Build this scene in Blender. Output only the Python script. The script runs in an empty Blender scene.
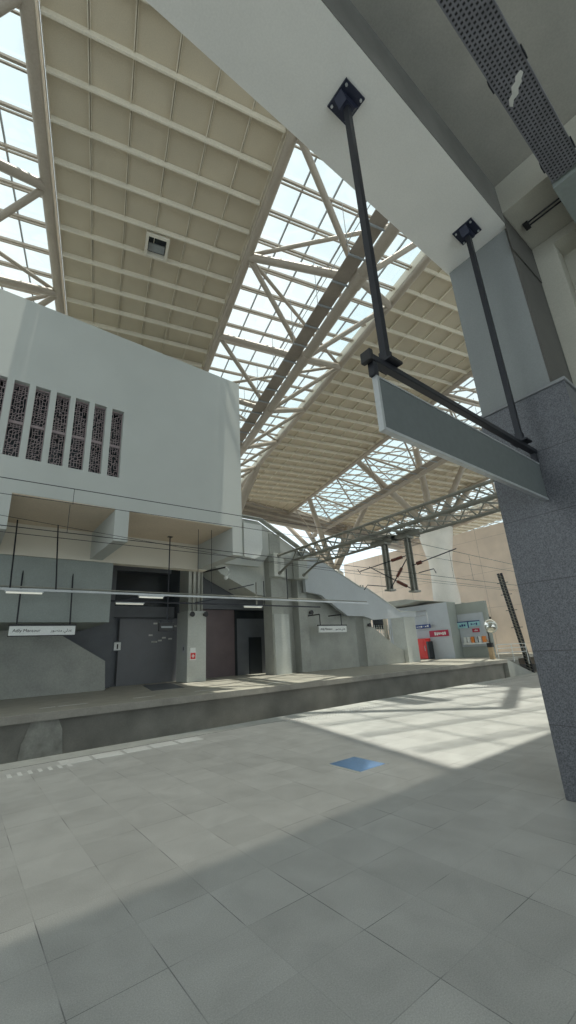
import bpy, bmesh, math, random
from mathutils import Vector, Matrix
random.seed(7)
S = bpy.context.scene
COL = S.collection

# ------------------------------------------------------------------ camera
CAMZ = 1.5
R0 = (0.7965046752, -0.6025146187, -0.0505612162)     # camera right, in the world
R1 = (0.1439213483, 0.2701484169, -0.9520013016)      # camera down
R2 = (0.5872537338, 0.7509966492, 0.3018891934)       # camera forward
cam_d = bpy.data.cameras.new('camera'); cam = bpy.data.objects.new('camera', cam_d); COL.objects.link(cam)
cam.matrix_world = Matrix(((R0[0], -R1[0], -R2[0], 0), (R0[1], -R1[1], -R2[1], 0), (R0[2], -R1[2], -R2[2], CAMZ), (0, 0, 0, 1)))
cam_d.sensor_width = 36; cam_d.lens = 406.135 / 1024 * 36
cam_d.shift_x = (288 - 280.614) / 1024; cam_d.shift_y = (522.519 - 512) / 1024
cam_d.clip_start = 0.05; cam_d.clip_end = 500
S.camera = cam

# ------------------------------------------------------------------ light
SKY = 1.28; SUN = 5.2
W = bpy.data.worlds.new('sky'); S.world = W; W.use_nodes = True
nt = W.node_tree; bg = nt.nodes['Background']
tc = nt.nodes.new('ShaderNodeTexCoord'); nz = nt.nodes.new('ShaderNodeTexNoise'); rp = nt.nodes.new('ShaderNodeValToRGB')
nz.inputs['Scale'].default_value = 2.2; nz.inputs['Detail'].default_value = 5
rp.color_ramp.elements[0].position = .35; rp.color_ramp.elements[0].color = (.70, .87, .93, 1)
rp.color_ramp.elements[1].position = .62; rp.color_ramp.elements[1].color = (.90, .95, .97, 1)
nt.links.new(tc.outputs['Generated'], nz.inputs['Vector']); nt.links.new(nz.outputs['Fac'], rp.inputs['Fac'])
nt.links.new(rp.outputs['Color'], bg.inputs['Color']); bg.inputs['Strength'].default_value = SKY
sd = bpy.data.lights.new('sun', 'SUN'); sun = bpy.data.objects.new('sun', sd); COL.objects.link(sun)
sd.energy = SUN; sd.color = (1, .93, .81); sd.angle = math.radians(.7)
sun.rotation_euler = Vector((-.02, .10, -1)).to_track_quat('-Z', 'Y').to_euler(); sun.location = (0, 0, 40)
S.view_settings.view_transform = 'Standard'; S.view_settings.look = 'None'
S.view_settings.gamma = 1; S.view_settings.use_curve_mapping = False
S.view_settings.exposure = 0.08
S.cycles.max_bounces = 14; S.cycles.diffuse_bounces = 8; S.cycles.transparent_max_bounces = 24
S.cycles.sample_clamp_indirect = 6

# ------------------------------------------------------------------ materials
def base_mat(name):
    m = bpy.data.materials.new(name); m.use_nodes = True
    n = m.node_tree; b = n.nodes['Principled BSDF']
    return m, n, b
def surf(name, col, rough=.6, metal=0, var=.12, scale=1.2, fine=18, finev=.06, bump=.0, spec=.5):
    """painted / cast surface: colour with broad mottling and fine grain"""
    m, n, b = base_mat(name); N = n.nodes; L = n.links
    tc = N.new('ShaderNodeTexCoord')
    a = N.new('ShaderNodeTexNoise'); a.inputs['Scale'].default_value = scale; a.inputs['Detail'].default_value = 6
    f = N.new('ShaderNodeTexNoise'); f.inputs['Scale'].default_value = fine; f.inputs['Detail'].default_value = 3
    L.new(tc.outputs['Object'], a.inputs['Vector']); L.new(tc.outputs['Object'], f.inputs['Vector'])
    ma = N.new('ShaderNodeMapRange'); ma.inputs['From Min'].default_value = .3; ma.inputs['From Max'].default_value = .7
    ma.inputs['To Min'].default_value = 1 - var; ma.inputs['To Max'].default_value = 1 + var
    mf = N.new('ShaderNodeMapRange'); mf.inputs['From Min'].default_value = .3; mf.inputs['From Max'].default_value = .7
    mf.inputs['To Min'].default_value = 1 - finev; mf.inputs['To Max'].default_value = 1 + finev
    L.new(a.outputs['Fac'], ma.inputs['Value']); L.new(f.outputs['Fac'], mf.inputs['Value'])
    mu = N.new('ShaderNodeMath'); mu.operation = 'MULTIPLY'; L.new(ma.outputs[0], mu.inputs[0]); L.new(mf.outputs[0], mu.inputs[1])
    vm = N.new('ShaderNodeVectorMath'); vm.operation = 'SCALE'; vm.inputs[0].default_value = col
    L.new(mu.outputs[0], vm.inputs['Scale']); L.new(vm.outputs[0], b.inputs['Base Color'])
    b.inputs['Roughness'].default_value = rough; b.inputs['Metallic'].default_value = metal
    b.inputs['Specular IOR Level'].default_value = spec
    if bump:
        bp = N.new('ShaderNodeBump'); bp.inputs['Strength'].default_value = bump; bp.inputs['Distance'].default_value = .01
        L.new(f.outputs['Fac'], bp.inputs['Height']); L.new(bp.outputs[0], b.inputs['Normal'])
    return m
def emis(name, col, s):
    m, n, b = base_mat(name)
    b.inputs['Base Color'].default_value = (*col, 1); b.inputs['Emission Color'].default_value = (*col, 1); b.inputs['Emission Strength'].default_value = s
    return m
def glass(name, col, gloss=.08):
    m, n, b = base_mat(name); N = n.nodes; L = n.links
    t = N.new('ShaderNodeBsdfTransparent'); t.inputs[0].default_value = (*col, 1)
    g = N.new('ShaderNodeBsdfGlossy'); g.inputs['Roughness'].default_value = .05
    mx = N.new('ShaderNodeMixShader'); mx.inputs[0].default_value = gloss
    L.new(t.outputs[0], mx.inputs[1]); L.new(g.outputs[0], mx.inputs[2]); L.new(mx.outputs[0], N['Material Output'].inputs['Surface'])
    return m
def line_mask(n, comp, step, off, width):
    """1 on joint lines of a regular grid along one coordinate"""
    N = n.nodes; L = n.links
    a = N.new('ShaderNodeMath'); a.operation = 'SUBTRACT'; L.new(comp, a.inputs[0]); a.inputs[1].default_value = off
    p = N.new('ShaderNodeMath'); p.operation = 'PINGPONG'; L.new(a.outputs[0], p.inputs[0]); p.inputs[1].default_value = step / 2
    # pingpong is 0 at multiples of step
    c = N.new('ShaderNodeMath'); c.operation = 'LESS_THAN'; L.new(p.outputs[0], c.inputs[0]); c.inputs[1].default_value = width / 2
    return c.outputs[0]
def tile_floor():
    m, n, b = base_mat('floor_tiles'); N = n.nodes; L = n.links
    tc = N.new('ShaderNodeTexCoord'); sp = N.new('ShaderNodeSeparateXYZ'); L.new(tc.outputs['Object'], sp.inputs[0])
    lx = line_mask(n, sp.outputs['X'], .472, .61, .006); ly = line_mask(n, sp.outputs['Y'], .472, 2.03, .005)
    mx = N.new('ShaderNodeMath'); mx.operation = 'MAXIMUM'; L.new(lx, mx.inputs[0]); L.new(ly, mx.inputs[1])
    # joints filled unevenly: some stay pale
    wn = N.new('ShaderNodeTexNoise'); wn.inputs['Scale'].default_value = 1.7; wn.inputs['Detail'].default_value = 2; L.new(tc.outputs['Object'], wn.inputs['Vector'])
    mr = N.new('ShaderNodeMapRange'); mr.inputs['From Min'].default_value = .48; mr.inputs['From Max'].default_value = .6; mr.inputs['To Min'].default_value = .12; mr.inputs['To Max'].default_value = .8
    L.new(wn.outputs['Fac'], mr.inputs['Value'])
    jm = N.new('ShaderNodeMath'); jm.operation = 'MULTIPLY'; L.new(mx.outputs[0], jm.inputs[0]); L.new(mr.outputs[0], jm.inputs[1])
    # tone per tile
    def cell(c, off):
        s = N.new('ShaderNodeMath'); s.operation = 'SUBTRACT'; L.new(c, s.inputs[0]); s.inputs[1].default_value = off
        d = N.new('ShaderNodeMath'); d.operation = 'DIVIDE'; L.new(s.outputs[0], d.inputs[0]); d.inputs[1].default_value = .472
        f = N.new('ShaderNodeMath'); f.operation = 'FLOOR'; L.new(d.outputs[0], f.inputs[0]); return f.outputs[0]
    cb = N.new('ShaderNodeCombineXYZ'); L.new(cell(sp.outputs['X'], .61), cb.inputs[0]); L.new(cell(sp.outputs['Y'], 2.03), cb.inputs[1])
    w2 = N.new('ShaderNodeTexWhiteNoise'); L.new(cb.outputs[0], w2.inputs['Vector'])
    t = N.new('ShaderNodeMapRange'); t.inputs['To Min'].default_value = .92; t.inputs['To Max'].default_value = 1.06; L.new(w2.outputs['Value'], t.inputs['Value'])
    g = N.new('ShaderNodeTexNoise'); g.inputs['Scale'].default_value = 140; g.inputs['Detail'].default_value = 3; L.new(tc.outputs['Object'], g.inputs['Vector'])
    gr = N.new('ShaderNodeMapRange'); gr.inputs['From Min'].default_value = .3; gr.inputs['From Max'].default_value = .7; gr.inputs['To Min'].default_value = .84; gr.inputs['To Max'].default_value = 1.16; L.new(g.outputs['Fac'], gr.inputs['Value'])
    s2 = N.new('ShaderNodeTexNoise'); s2.inputs['Scale'].default_value = 2.6; s2.inputs['Detail'].default_value = 7; s2.inputs['Distortion'].default_value = .6; L.new(tc.outputs['Object'], s2.inputs['Vector'])
    sr = N.new('ShaderNodeMapRange'); sr.inputs['From Min'].default_value = .3; sr.inputs['From Max'].default_value = .7; sr.inputs['To Min'].default_value = .9; sr.inputs['To Max'].default_value = 1.1; L.new(s2.outputs['Fac'], sr.inputs['Value'])
    m1 = N.new('ShaderNodeMath'); m1.operation = 'MULTIPLY'; L.new(t.outputs[0], m1.inputs[0]); L.new(gr.outputs[0], m1.inputs[1])
    m2 = N.new('ShaderNodeMath'); m2.operation = 'MULTIPLY'; L.new(m1.outputs[0], m2.inputs[0]); L.new(sr.outputs[0], m2.inputs[1])
    vm = N.new('ShaderNodeVectorMath'); vm.operation = 'SCALE'; vm.inputs[0].default_value = (.46, .465, .455); L.new(m2.outputs[0], vm.inputs['Scale'])
    mixc = N.new('ShaderNodeMix'); mixc.data_type = 'RGBA'; L.new(jm.outputs[0], mixc.inputs['Factor']); L.new(vm.outputs[0], mixc.inputs['A']); mixc.inputs['B'].default_value = (.07, .07, .075, 1)
    L.new(mixc.outputs['Result'], b.inputs['Base Color']); b.inputs['Roughness'].default_value = .42
    return m
def granite(name, col, dz, z0, y0=None):
    m, n, b = base_mat(name); N = n.nodes; L = n.links
    tc = N.new('ShaderNodeTexCoord'); sp = N.new('ShaderNodeSeparateXYZ'); L.new(tc.outputs['Object'], sp.inputs[0])
    lz = line_mask(n, sp.outputs['Z'], dz, z0, .008)
    g = N.new('ShaderNodeTexNoise'); g.inputs['Scale'].default_value = 95; g.inputs['Detail'].default_value = 4; L.new(tc.outputs['Object'], g.inputs['Vector'])
    gr = N.new('ShaderNodeMapRange'); gr.inputs['From Min'].default_value = .35; gr.inputs['From Max'].default_value = .65; gr.inputs['To Min'].default_value = .55; gr.inputs['To Max'].default_value = 1.5; L.new(g.outputs['Fac'], gr.inputs['Value'])
    vm = N.new('ShaderNodeVectorMath'); vm.operation = 'SCALE'; vm.inputs[0].default_value = col; L.new(gr.outputs[0], vm.inputs['Scale'])
    mixc = N.new('ShaderNodeMix'); mixc.data_type = 'RGBA'; L.new(vm.outputs[0], mixc.inputs['A']); mixc.inputs['B'].default_value = (.04, .04, .045, 1)
    sc = N.new('ShaderNodeMath'); sc.operation = 'MULTIPLY'; L.new(lz, sc.inputs[0]); sc.inputs[1].default_value = .8
    L.new(sc.outputs[0], mixc.inputs['Factor']); L.new(mixc.outputs['Result'], b.inputs['Base Color']); b.inputs['Roughness'].default_value = .38
    return m
def jointed(name, col, sx, ox, sz, oz, axis='Y', rough=.7):
    """cast wall with a grid of thin panel joints"""
    m, n, b = base_mat(name); N = n.nodes; L = n.links
    tc = N.new('ShaderNodeTexCoord'); sp = N.new('ShaderNodeSeparateXYZ'); L.new(tc.outputs['Object'], sp.inputs[0])
    a = line_mask(n, sp.outputs[axis], sx, ox, .04); z = line_mask(n, sp.outputs['Z'], sz, oz, .03)
    mx = N.new('ShaderNodeMath'); mx.operation = 'MAXIMUM'; L.new(a, mx.inputs[0]); L.new(z, mx.inputs[1])
    g = N.new('ShaderNodeTexNoise'); g.inputs['Scale'].default_value = .5; g.inputs['Detail'].default_value = 6; L.new(tc.outputs['Object'], g.inputs['Vector'])
    gr = N.new('ShaderNodeMapRange'); gr.inputs['From Min'].default_value = .3; gr.inputs['From Max'].default_value = .7; gr.inputs['To Min'].default_value = .9; gr.inputs['To Max'].default_value = 1.08; L.new(g.outputs['Fac'], gr.inputs['Value'])
    vm = N.new('ShaderNodeVectorMath'); vm.operation = 'SCALE'; vm.inputs[0].default_value = col; L.new(gr.outputs[0], vm.inputs['Scale'])
    mixc = N.new('ShaderNodeMix'); mixc.data_type = 'RGBA'; L.new(vm.outputs[0], mixc.inputs['A']); mixc.inputs['B'].default_value = (col[0] * .6, col[1] * .6, col[2] * .6, 1)
    L.new(mx.outputs[0], mixc.inputs['Factor']); L.new(mixc.outputs['Result'], b.inputs['Base Color']); b.inputs['Roughness'].default_value = rough
    return m
M = {}
M['tiles'] = tile_floor()
M['coping'] = surf('coping_stone', (.44, .45, .43), .6, var=.1, scale=3)
M['tactile'] = surf('tactile_white', (.66, .67, .66), .6)
M['soffit'] = surf('soffit_plaster', (.80, .79, .75), .8, var=.04, fine=60, finev=.03)
M['white'] = surf('white_render', (.46, .478, .455), .85, var=.04, scale=.4, fine=40, finev=.02)
M['cream'] = surf('cream_render', (.66, .62, .53), .85, var=.04, scale=.6, fine=40, finev=.02)
M['slab'] = surf('slab_concrete', (.42, .405, .36), .85, var=.10, scale=1.5, fine=60)
M['dimwhite'] = surf('bay_render', (.52, .47, .38), .85, var=.06, scale=.6, fine=40, finev=.03)
M['colplaster'] = surf('column_plaster', (.255, .27, .27), .75, var=.05, fine=80)
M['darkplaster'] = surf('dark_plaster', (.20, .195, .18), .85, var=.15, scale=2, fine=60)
M['beigeplaster'] = surf('beige_plaster', (.52, .50, .43), .85, var=.06, fine=70)
M['tealplaster'] = surf('teal_plaster', (.27, .30, .285), .8, var=.06)
M['bayceil'] = surf('bay_ceiling_render', (.66, .56, .44), .85, var=.06, scale=.6)
M['sideshade'] = surf('column_side_shade_tone', (.11, .105, .095), .85, var=.1, fine=60)  # shade of the column's side put into a darker colour
M['granite'] = granite('granite_cladding', (.115, .12, .135), .706, 4.19)
M['trimstone'] = surf('trim_stone', (.24, .25, .26), .5)
M['panel'] = surf('roof_panel', (.54, .475, .365), .7, var=.05, scale=.8, fine=30)
M['purlin'] = surf('roof_steel_pale', (.70, .65, .54), .5, var=.05)
M['truss'] = surf('roof_steel', (.37, .32, .26), .45, var=.06)
M['walkway'] = surf('catwalk_plate', (.28, .24, .20), .7)
M['mesh'] = surf('mullion_steel', (.30, .32, .33), .5)
M['glazing'] = glass('skylight_glass', (.94, .965, .96))
M['sundim'] = glass('sun_dimming_pane', (.36, .36, .35), .05)  # tint of the added roof pane, weakens sun on the near floor
M['concrete'] = surf('station_concrete', (.36, .37, .34), .85, var=.12, scale=.9, fine=14, finev=.08)
M['concretelt'] = surf('pale_concrete', (.48, .50, .47), .85, var=.07, scale=.8, fine=10)
M['parapet'] = surf('parapet_concrete', (.47, .50, .52), .8, var=.05, scale=.5)
M['lip'] = surf('platform_lip', (.30, .285, .25), .85, var=.15, scale=1.3)
M['deck'] = surf('far_deck', (.40, .385, .335), .75, var=.1, scale=1.4)
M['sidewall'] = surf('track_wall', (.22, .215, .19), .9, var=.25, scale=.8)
M['stain'] = surf('patched_render', (.28, .28, .25), .9, var=.25, scale=3)
M['ballast'] = surf('track_bed', (.25, .24, .22), .95, var=.2, scale=4, bump=.5)
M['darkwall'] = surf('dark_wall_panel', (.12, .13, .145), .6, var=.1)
M['shutter'] = surf('shutter_grey', (.17, .175, .19), .5, var=.05)
M['darkglass'] = surf('dark_glazing', (.025, .03, .035), .2, var=.1)
M['maroon'] = surf('maroon_door', (.13, .095, .10), .5)
M['steeldark'] = surf('dark_steel', (.028, .03, .038), .42, metal=.4, var=.1)
M['plate'] = surf('navy_plate', (.025, .03, .055), .45, metal=.3)
M['black'] = surf('black_plastic', (.02, .02, .022), .5)
M['alu'] = surf('brushed_aluminium', (.50, .52, .53), .4, metal=.5)
M['signface'] = surf('sign_blank_face', (.115, .13, .13), .6, var=.04, scale=.7)
M['signwhite'] = surf('sign_white', (.72, .74, .72), .4, var=.02)
M['tray'] = surf('galvanised_tray', (.20, .20, .22), .5, metal=.2, var=.15, scale=6)
M['label'] = surf('paper_label', (.60, .60, .56), .8)
M['beigewall'] = jointed('beige_wall_panels', (.86, .72, .60), 5.2, 19.0, 4.2, 1.0)
M['roundcol'] = surf('round_column_paint', (.86, .82, .75), .6, var=.04)
M['gantry'] = surf('gantry_galvanised', (.27, .27, .235), .5, metal=.3)
M['wire'] = surf('contact_wire', (.05, .05, .055), .5, metal=.5)
M['insul'] = surf('brown_insulator', (.16, .05, .035), .3)
M['kiosk'] = surf('kiosk_wall', (.48, .52, .56), .7, var=.04)
M['kioskgrn'] = surf('kiosk_side', (.36, .39, .36), .8, var=.06)
M['red'] = surf('red_cabinet', (.62, .03, .025), .35, var=.03)
M['banner'] = surf('red_banner', (.40, .02, .06), .5)
M['blue'] = surf('navy_sign', (.02, .05, .20), .4)
M['cyan'] = surf('pale_cyan_sign', (.35, .62, .66), .4)
M['orange'] = surf('orange_item', (.80, .25, .05), .5)
M['tan'] = surf('tan_pole', (.45, .33, .20), .6)
M['lamp'] = emis('lamp_tube', (.80, .80, .70), .35)
M['lampoff'] = surf('lamp_cover', (.70, .68, .58), .4)
M['mirror'] = surf('convex_mirror', (.75, .75, .70), .08, metal=1, var=.02)
M['hatchm'] = surf('sky_tinted_cover', (.16, .36, .68), .12, metal=.6, var=.05)  # blue of the reflected sky put into the base colour
M['screen'] = surf('screen_lattice', (.30, .24, .245), .6)
M['shutframe'] = surf('hatch_frame', (.66, .62, .53), .5)
M['leaf'] = surf('leaf', (.05, .08, .03), .7)

# ------------------------------------------------------------------ mesh helper
class MB:
    def __init__(s): s.v = []; s.f = []; s.sm = []
    def add(s, vs, fs, smooth=False):
        k = len(s.v); s.v += [tuple(v) for v in vs]; s.f += [tuple(i + k for i in f) for f in fs]; s.sm += [smooth] * len(fs); return s
    def box(s, x0, x1, y0, y1, z0, z1):
        return s.add([(x0, y0, z0), (x1, y0, z0), (x1, y1, z0), (x0, y1, z0), (x0, y0, z1), (x1, y0, z1), (x1, y1, z1), (x0, y1, z1)],
                     [(0, 3, 2, 1), (4, 5, 6, 7), (0, 1, 5, 4), (1, 2, 6, 5), (2, 3, 7, 6), (3, 0, 4, 7)])
    def bar(s, p0, p1, w, h, up=(0, 0, 1)):
        p0 = Vector(p0); p1 = Vector(p1); d = (p1 - p0).normalized(); u = Vector(up)
        if abs(d.dot(u)) > .98: u = Vector((0, 1, 0))
        r = d.cross(u).normalized(); u = r.cross(d).normalized(); r *= w / 2; u *= h / 2
        return s.add([p0 - r - u, p0 + r - u, p0 + r + u, p0 - r + u, p1 - r - u, p1 + r - u, p1 + r + u, p1 - r + u],
                     [(0, 1, 2, 3), (7, 6, 5, 4), (0, 4, 5, 1), (1, 5, 6, 2), (2, 6, 7, 3), (3, 7, 4, 0)])
    def tube(s, pts, rad, n=10):
        pts = [Vector(p) for p in pts]; rs = rad if isinstance(rad, (list, tuple)) else [rad] * len(pts)
        vs = []; fs = []
        for i, p in enumerate(pts):
            d = (pts[min(i + 1, len(pts) - 1)] - pts[max(i - 1, 0)]).normalized()
            a = Vector((0, 0, 1)) if abs(d.z) < .95 else Vector((0, 1, 0))
            r = d.cross(a).normalized(); u = r.cross(d).normalized()
            for k in range(n):
                t = 2 * math.pi * k / n; vs.append(p + (r * math.cos(t) + u * math.sin(t)) * rs[i])
        for i in range(len(pts) - 1):
            for k in range(n):
                fs.append((i * n + k, i * n + (k + 1) % n, (i + 1) * n + (k + 1) % n, (i + 1) * n + k))
        s.add(vs, fs, True)
        s.add(vs[:n], [tuple(range(n))]); s.add(vs[-n:], [tuple(range(n))[::-1]])
        return s
    def prism(s, poly, axis, a0, a1):
        """poly in the two other axes (x,z for 'y'; y,z for 'x'; x,y for 'z')"""
        n = len(poly)
        def P(q, a): return {'y': (q[0], a, q[1]), 'x': (a, q[0], q[1]), 'z': (q[0], q[1], a)}[axis]
        return s.add([P(q, a0) for q in poly] + [P(q, a1) for q in poly],
                     [tuple(range(n)), tuple(range(2 * n - 1, n - 1, -1))] + [(i, i + n, (i + 1) % n + n, (i + 1) % n) for i in range(n)])
    def lathe(s, c, prof, n=28, axis='z'):
        vs = []; fs = []
        for r, h in prof:
            for k in range(n):
                t = 2 * math.pi * k / n
                o = (r * math.cos(t), r * math.sin(t), h) if axis == 'z' else (h, r * math.cos(t), r * math.sin(t)) if axis == 'x' else (r * math.cos(t), h, r * math.sin(t))
                vs.append((c[0] + o[0], c[1] + o[1], c[2] + o[2]))
        for i in range(len(prof) - 1):
            for k in range(n): fs.append((i * n + k, i * n + (k + 1) % n, (i + 1) * n + (k + 1) % n, (i + 1) * n + k))
        s.add(vs, fs, True); s.add(vs[:n], [tuple(range(n))]); s.add(vs[-n:], [tuple(range(n))]); return s
    def build(s, name, mat, parent=None, kind=None, bevel=0):
        o0 = wloc(parent) if parent else Vector((0, 0, 0))
        me = bpy.data.meshes.new(name); me.from_pydata([tuple(Vector(v) - o0) for v in s.v], [], s.f); me.validate()
        if len(s.sm) == len(me.polygons): me.polygons.foreach_set('use_smooth', s.sm)
        bm = bmesh.new(); bm.from_mesh(me); bmesh.ops.recalc_face_normals(bm, faces=bm.faces); bm.to_mesh(me); bm.free()
        me.materials.append(M[mat]); o = bpy.data.objects.new(name, me); COL.objects.link(o)
        if parent: o.parent = parent
        if kind: o['kind'] = kind
        if bevel:
            b = o.modifiers.new('bevel', 'BEVEL'); b.width = bevel; b.segments = 2; b.limit_method = 'ANGLE'
        return o
def wloc(o):
    l = Vector((0, 0, 0))
    while o: l += o.location; o = o.parent
    return l
def thing(name, loc, label, cat, group=None):
    o = bpy.data.objects.new(name, None); COL.objects.link(o); o.location = loc; o.empty_display_size = .1
    o['label'] = label; o['category'] = cat
    if group: o['group'] = group
    return o
def tag(o, label, cat, group=None):
    o['label'] = label; o['category'] = cat
    if group: o['group'] = group
    return o
def struct(name, mb, mat, bevel=0): return mb.build(name, mat, kind='structure', bevel=bevel)
def text(name, body, size, loc, rot, mat, parent, align='LEFT', depth=.004):
    cu = bpy.data.curves.new('t', 'FONT'); cu.body = body; cu.size = size; cu.align_x = align; cu.align_y = 'CENTER'; cu.extrude = depth
    t = bpy.data.objects.new('t', cu); COL.objects.link(t)
    bpy.context.view_layer.update()
    me = bpy.data.meshes.new_from_object(t.evaluated_get(bpy.context.evaluated_depsgraph_get()))
    bpy.data.objects.remove(t); me.materials.clear(); me.materials.append(M[mat])
    o = bpy.data.objects.new(name, me); COL.objects.link(o); o.parent = parent
    o.location = Vector(loc) - wloc(parent); o.rotation_euler = rot
    return o

# roof frame: u across the skylights, v along them
TH = math.radians(-14.0284); CT, ST = math.cos(TH), math.sin(TH)
def UV(u, v, z): return (CT * u - ST * v, ST * u + CT * v, z)

# ================================================================== STRUCTURE
# near platform
struct('floor', MB().box(-14, 45, -7, 8.14, -1.1, 0), 'tiles')
struct('trim_1', MB().box(-14, 45, 8.145, 8.66, -1.1, 0.0), 'coping', .01)
m = MB()
for y in (7.62, 7.72, 7.82, 7.92, 8.02):
    x = 6.0
    while x < 32: m.lathe((x, y, 0), [(.022, 0), (.018, .004), (.0, .005)], 6); x += .1 if x < 14 else .2
struct('trim_2', m, 'coping')
struct('trim_3', MB().box(-14, 45, 8.128, 8.141, -.01, .0015), 'steeldark')
# ground / track bed
struct('ground', MB().box(-60, 110, 8.66, 90, -1.9, -1.6), 'ballast')
for i, y in enumerate((10.1, 11.535, 13.5, 14.935)):
    m = MB(); m.box(-20, 60, y - .035, y + .035, -1.48, -1.43); m.box(-20, 60, y - .07, y + .07, -1.6, -1.57); m.box(-20, 60, y - .012, y + .012, -1.57, -1.48)
    o = m.build('rail', 'steeldark', kind='structure')
# far platform
m = MB(); m.box(-30, 34.5, 16.2, 17.4, -.25, 0); m.box(-30, 39.2, 17.4, 40, -.25, 0); m.box(39.2, 60, 18.2, 40, -.25, 0)
struct('platform_deck', m, 'deck', .015)
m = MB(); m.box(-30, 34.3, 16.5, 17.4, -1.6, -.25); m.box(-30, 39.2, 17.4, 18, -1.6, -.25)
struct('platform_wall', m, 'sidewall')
struct('platform_lip', MB().box(-30, 34.52, 16.185, 16.2, -.25, -.012), 'lip')
struct('platform_ramp', MB().prism([(34.52, 0), (39.8, -1.6), (34.52, -1.6)], 'y', 16.2, 17.39), 'concrete')
struct('platform_patch', MB().prism([(1.95, -1.59), (2.0, -.9), (2.22, -.26), (3.0, -.26), (3.15, -.6), (3.25, -1.59)], 'y', 16.44, 16.51), 'stain')
m = MB()
for a, b in ((2.6, 3.1), (3.2, 4.2), (5.9, 6.8), (8.6, 9.8), (12.5, 13.6)): m.box(a, b, 17.72, 17.86, 0, .004)
struct('painted_platform_line', m, 'tactile')

# beam with pale soffit, column, slab and walls above the near platform
struct('soffit_beam', MB().box(-10, 30, 1.16, 2.01, 6.63, 7.9), 'soffit')
struct('unseen_shadow_wall', MB().box(-10, 30, 1.2, 2.01, 7.9, 12.9), 'white')  # unseen wall, added so its top casts the floor's shadow edge
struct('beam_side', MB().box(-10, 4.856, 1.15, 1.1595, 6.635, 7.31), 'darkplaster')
struct('beam_side', MB().box(4.857, 5.745, 1.15, 1.1595, 6.2, 6.8), 'sideshade')  # dark sheet, carries the painted shade on beside the column
struct('ceiling', MB().box(-14, 30, -7, 1.15, 7.31, 7.9), 'slab')
struct('column_shaft', MB().box(4.92, 5.92, 1.19, 1.985, 4.2, 6.63), 'colplaster')
struct('column_shade_sheet', MB().box(4.925, 5.745, 1.165, 1.189, 4.2, 6.8), 'sideshade')  # thin dark sheet, shade of this side put into its colour
struct('column_base', MB().box(4.857, 5.95, 1.05, 2.0, 0, 4.17), 'granite', .008)
m = MB(); m.box(4.835, 5.97, 1.03, 2.02, 4.17, 4.21)
struct('trim_4', m, 'trimstone', .006)
struct('cross_beam', MB().box(4.857, 5.745, -7, 1.149, 6.81, 7.305), 'beigeplaster')
# wall to the right, with a recess
m = MB(); Y0, Y1, Z0, Z1 = .42, .90, 5.2, 6.68
m.box(5.75, 6.3, Y1, 1.045, 0, 4.3); m.box(5.75, 6.3, Y1, 1.16, 4.3, 7.3); m.box(5.75, 6.3, -7, Y0, 0, 7.3); m.box(5.75, 6.3, Y0, Y1, Z1, 7.3); m.box(5.75, 6.3, Y0, Y1, 0, Z0); m.box(6.1, 6.3, Y0, Y1, Z0, Z1)
struct('wall_right', m, 'beigeplaster')
struct('bulkhead_right', MB().box(4.84, 5.74, -7, .6, 6.56, 6.8), 'tealplaster')

# the white box with slots
BX0, BX1, BY, ZB, ZT = -28, 10.25, 16.2, 7.33, 15.68
slots = [(-1.92, -1.44), (-1.22, -.72), (-.50, .01), (.24, .74), (.95, 1.46), (1.67, 2.18), (2.37, 2.90), (3.10, 3.58), (3.81, 4.30)]
SZ0, SZ1 = 8.70, 11.84
m = MB(); m.box(BX0, BX1, BY, BY + .4, SZ1, ZT); m.box(BX0, BX1, BY, BY + .4, ZB, SZ0)
xs = [BX0] + [q for s in slots for q in s] + [BX1]
for i in range(0, len(xs), 2): m.box(xs[i], xs[i + 1], BY, BY + .4, SZ0, SZ1)
m.box(BX0, BX1, BY + .4, 31, ZB, ZB + .3); m.box(BX0, BX1, BY + .4, 31, ZT - .3, ZT); m.box(BX1 - .3, BX1, BY + .4, 31, ZB + .3, ZT - .3); m.box(BX0, BX1, 30.7, 31, ZB + .3, ZT - .3)
struct('wall_left', m, 'white')
struct('bay_ceiling', MB().box(BX0 + .01, BX1 - .01, BY + .02, 31, ZB - .03, ZB - .002), 'bayceil')
struct('slot_backing', MB().box(-2.4, 4.8, BY + .62, BY + .7, SZ0 - .3, SZ1 + .3), 'darkglass')
for i, (a, b) in enumerate(((-.2, .72), (4.25, 4.80), (9.7, 10.25))):
    struct('soffit_drop_beam', MB().box(a, b, BY, 19.89, (5.96, 6.0, 5.96)[i], ZB), 'white')

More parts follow.
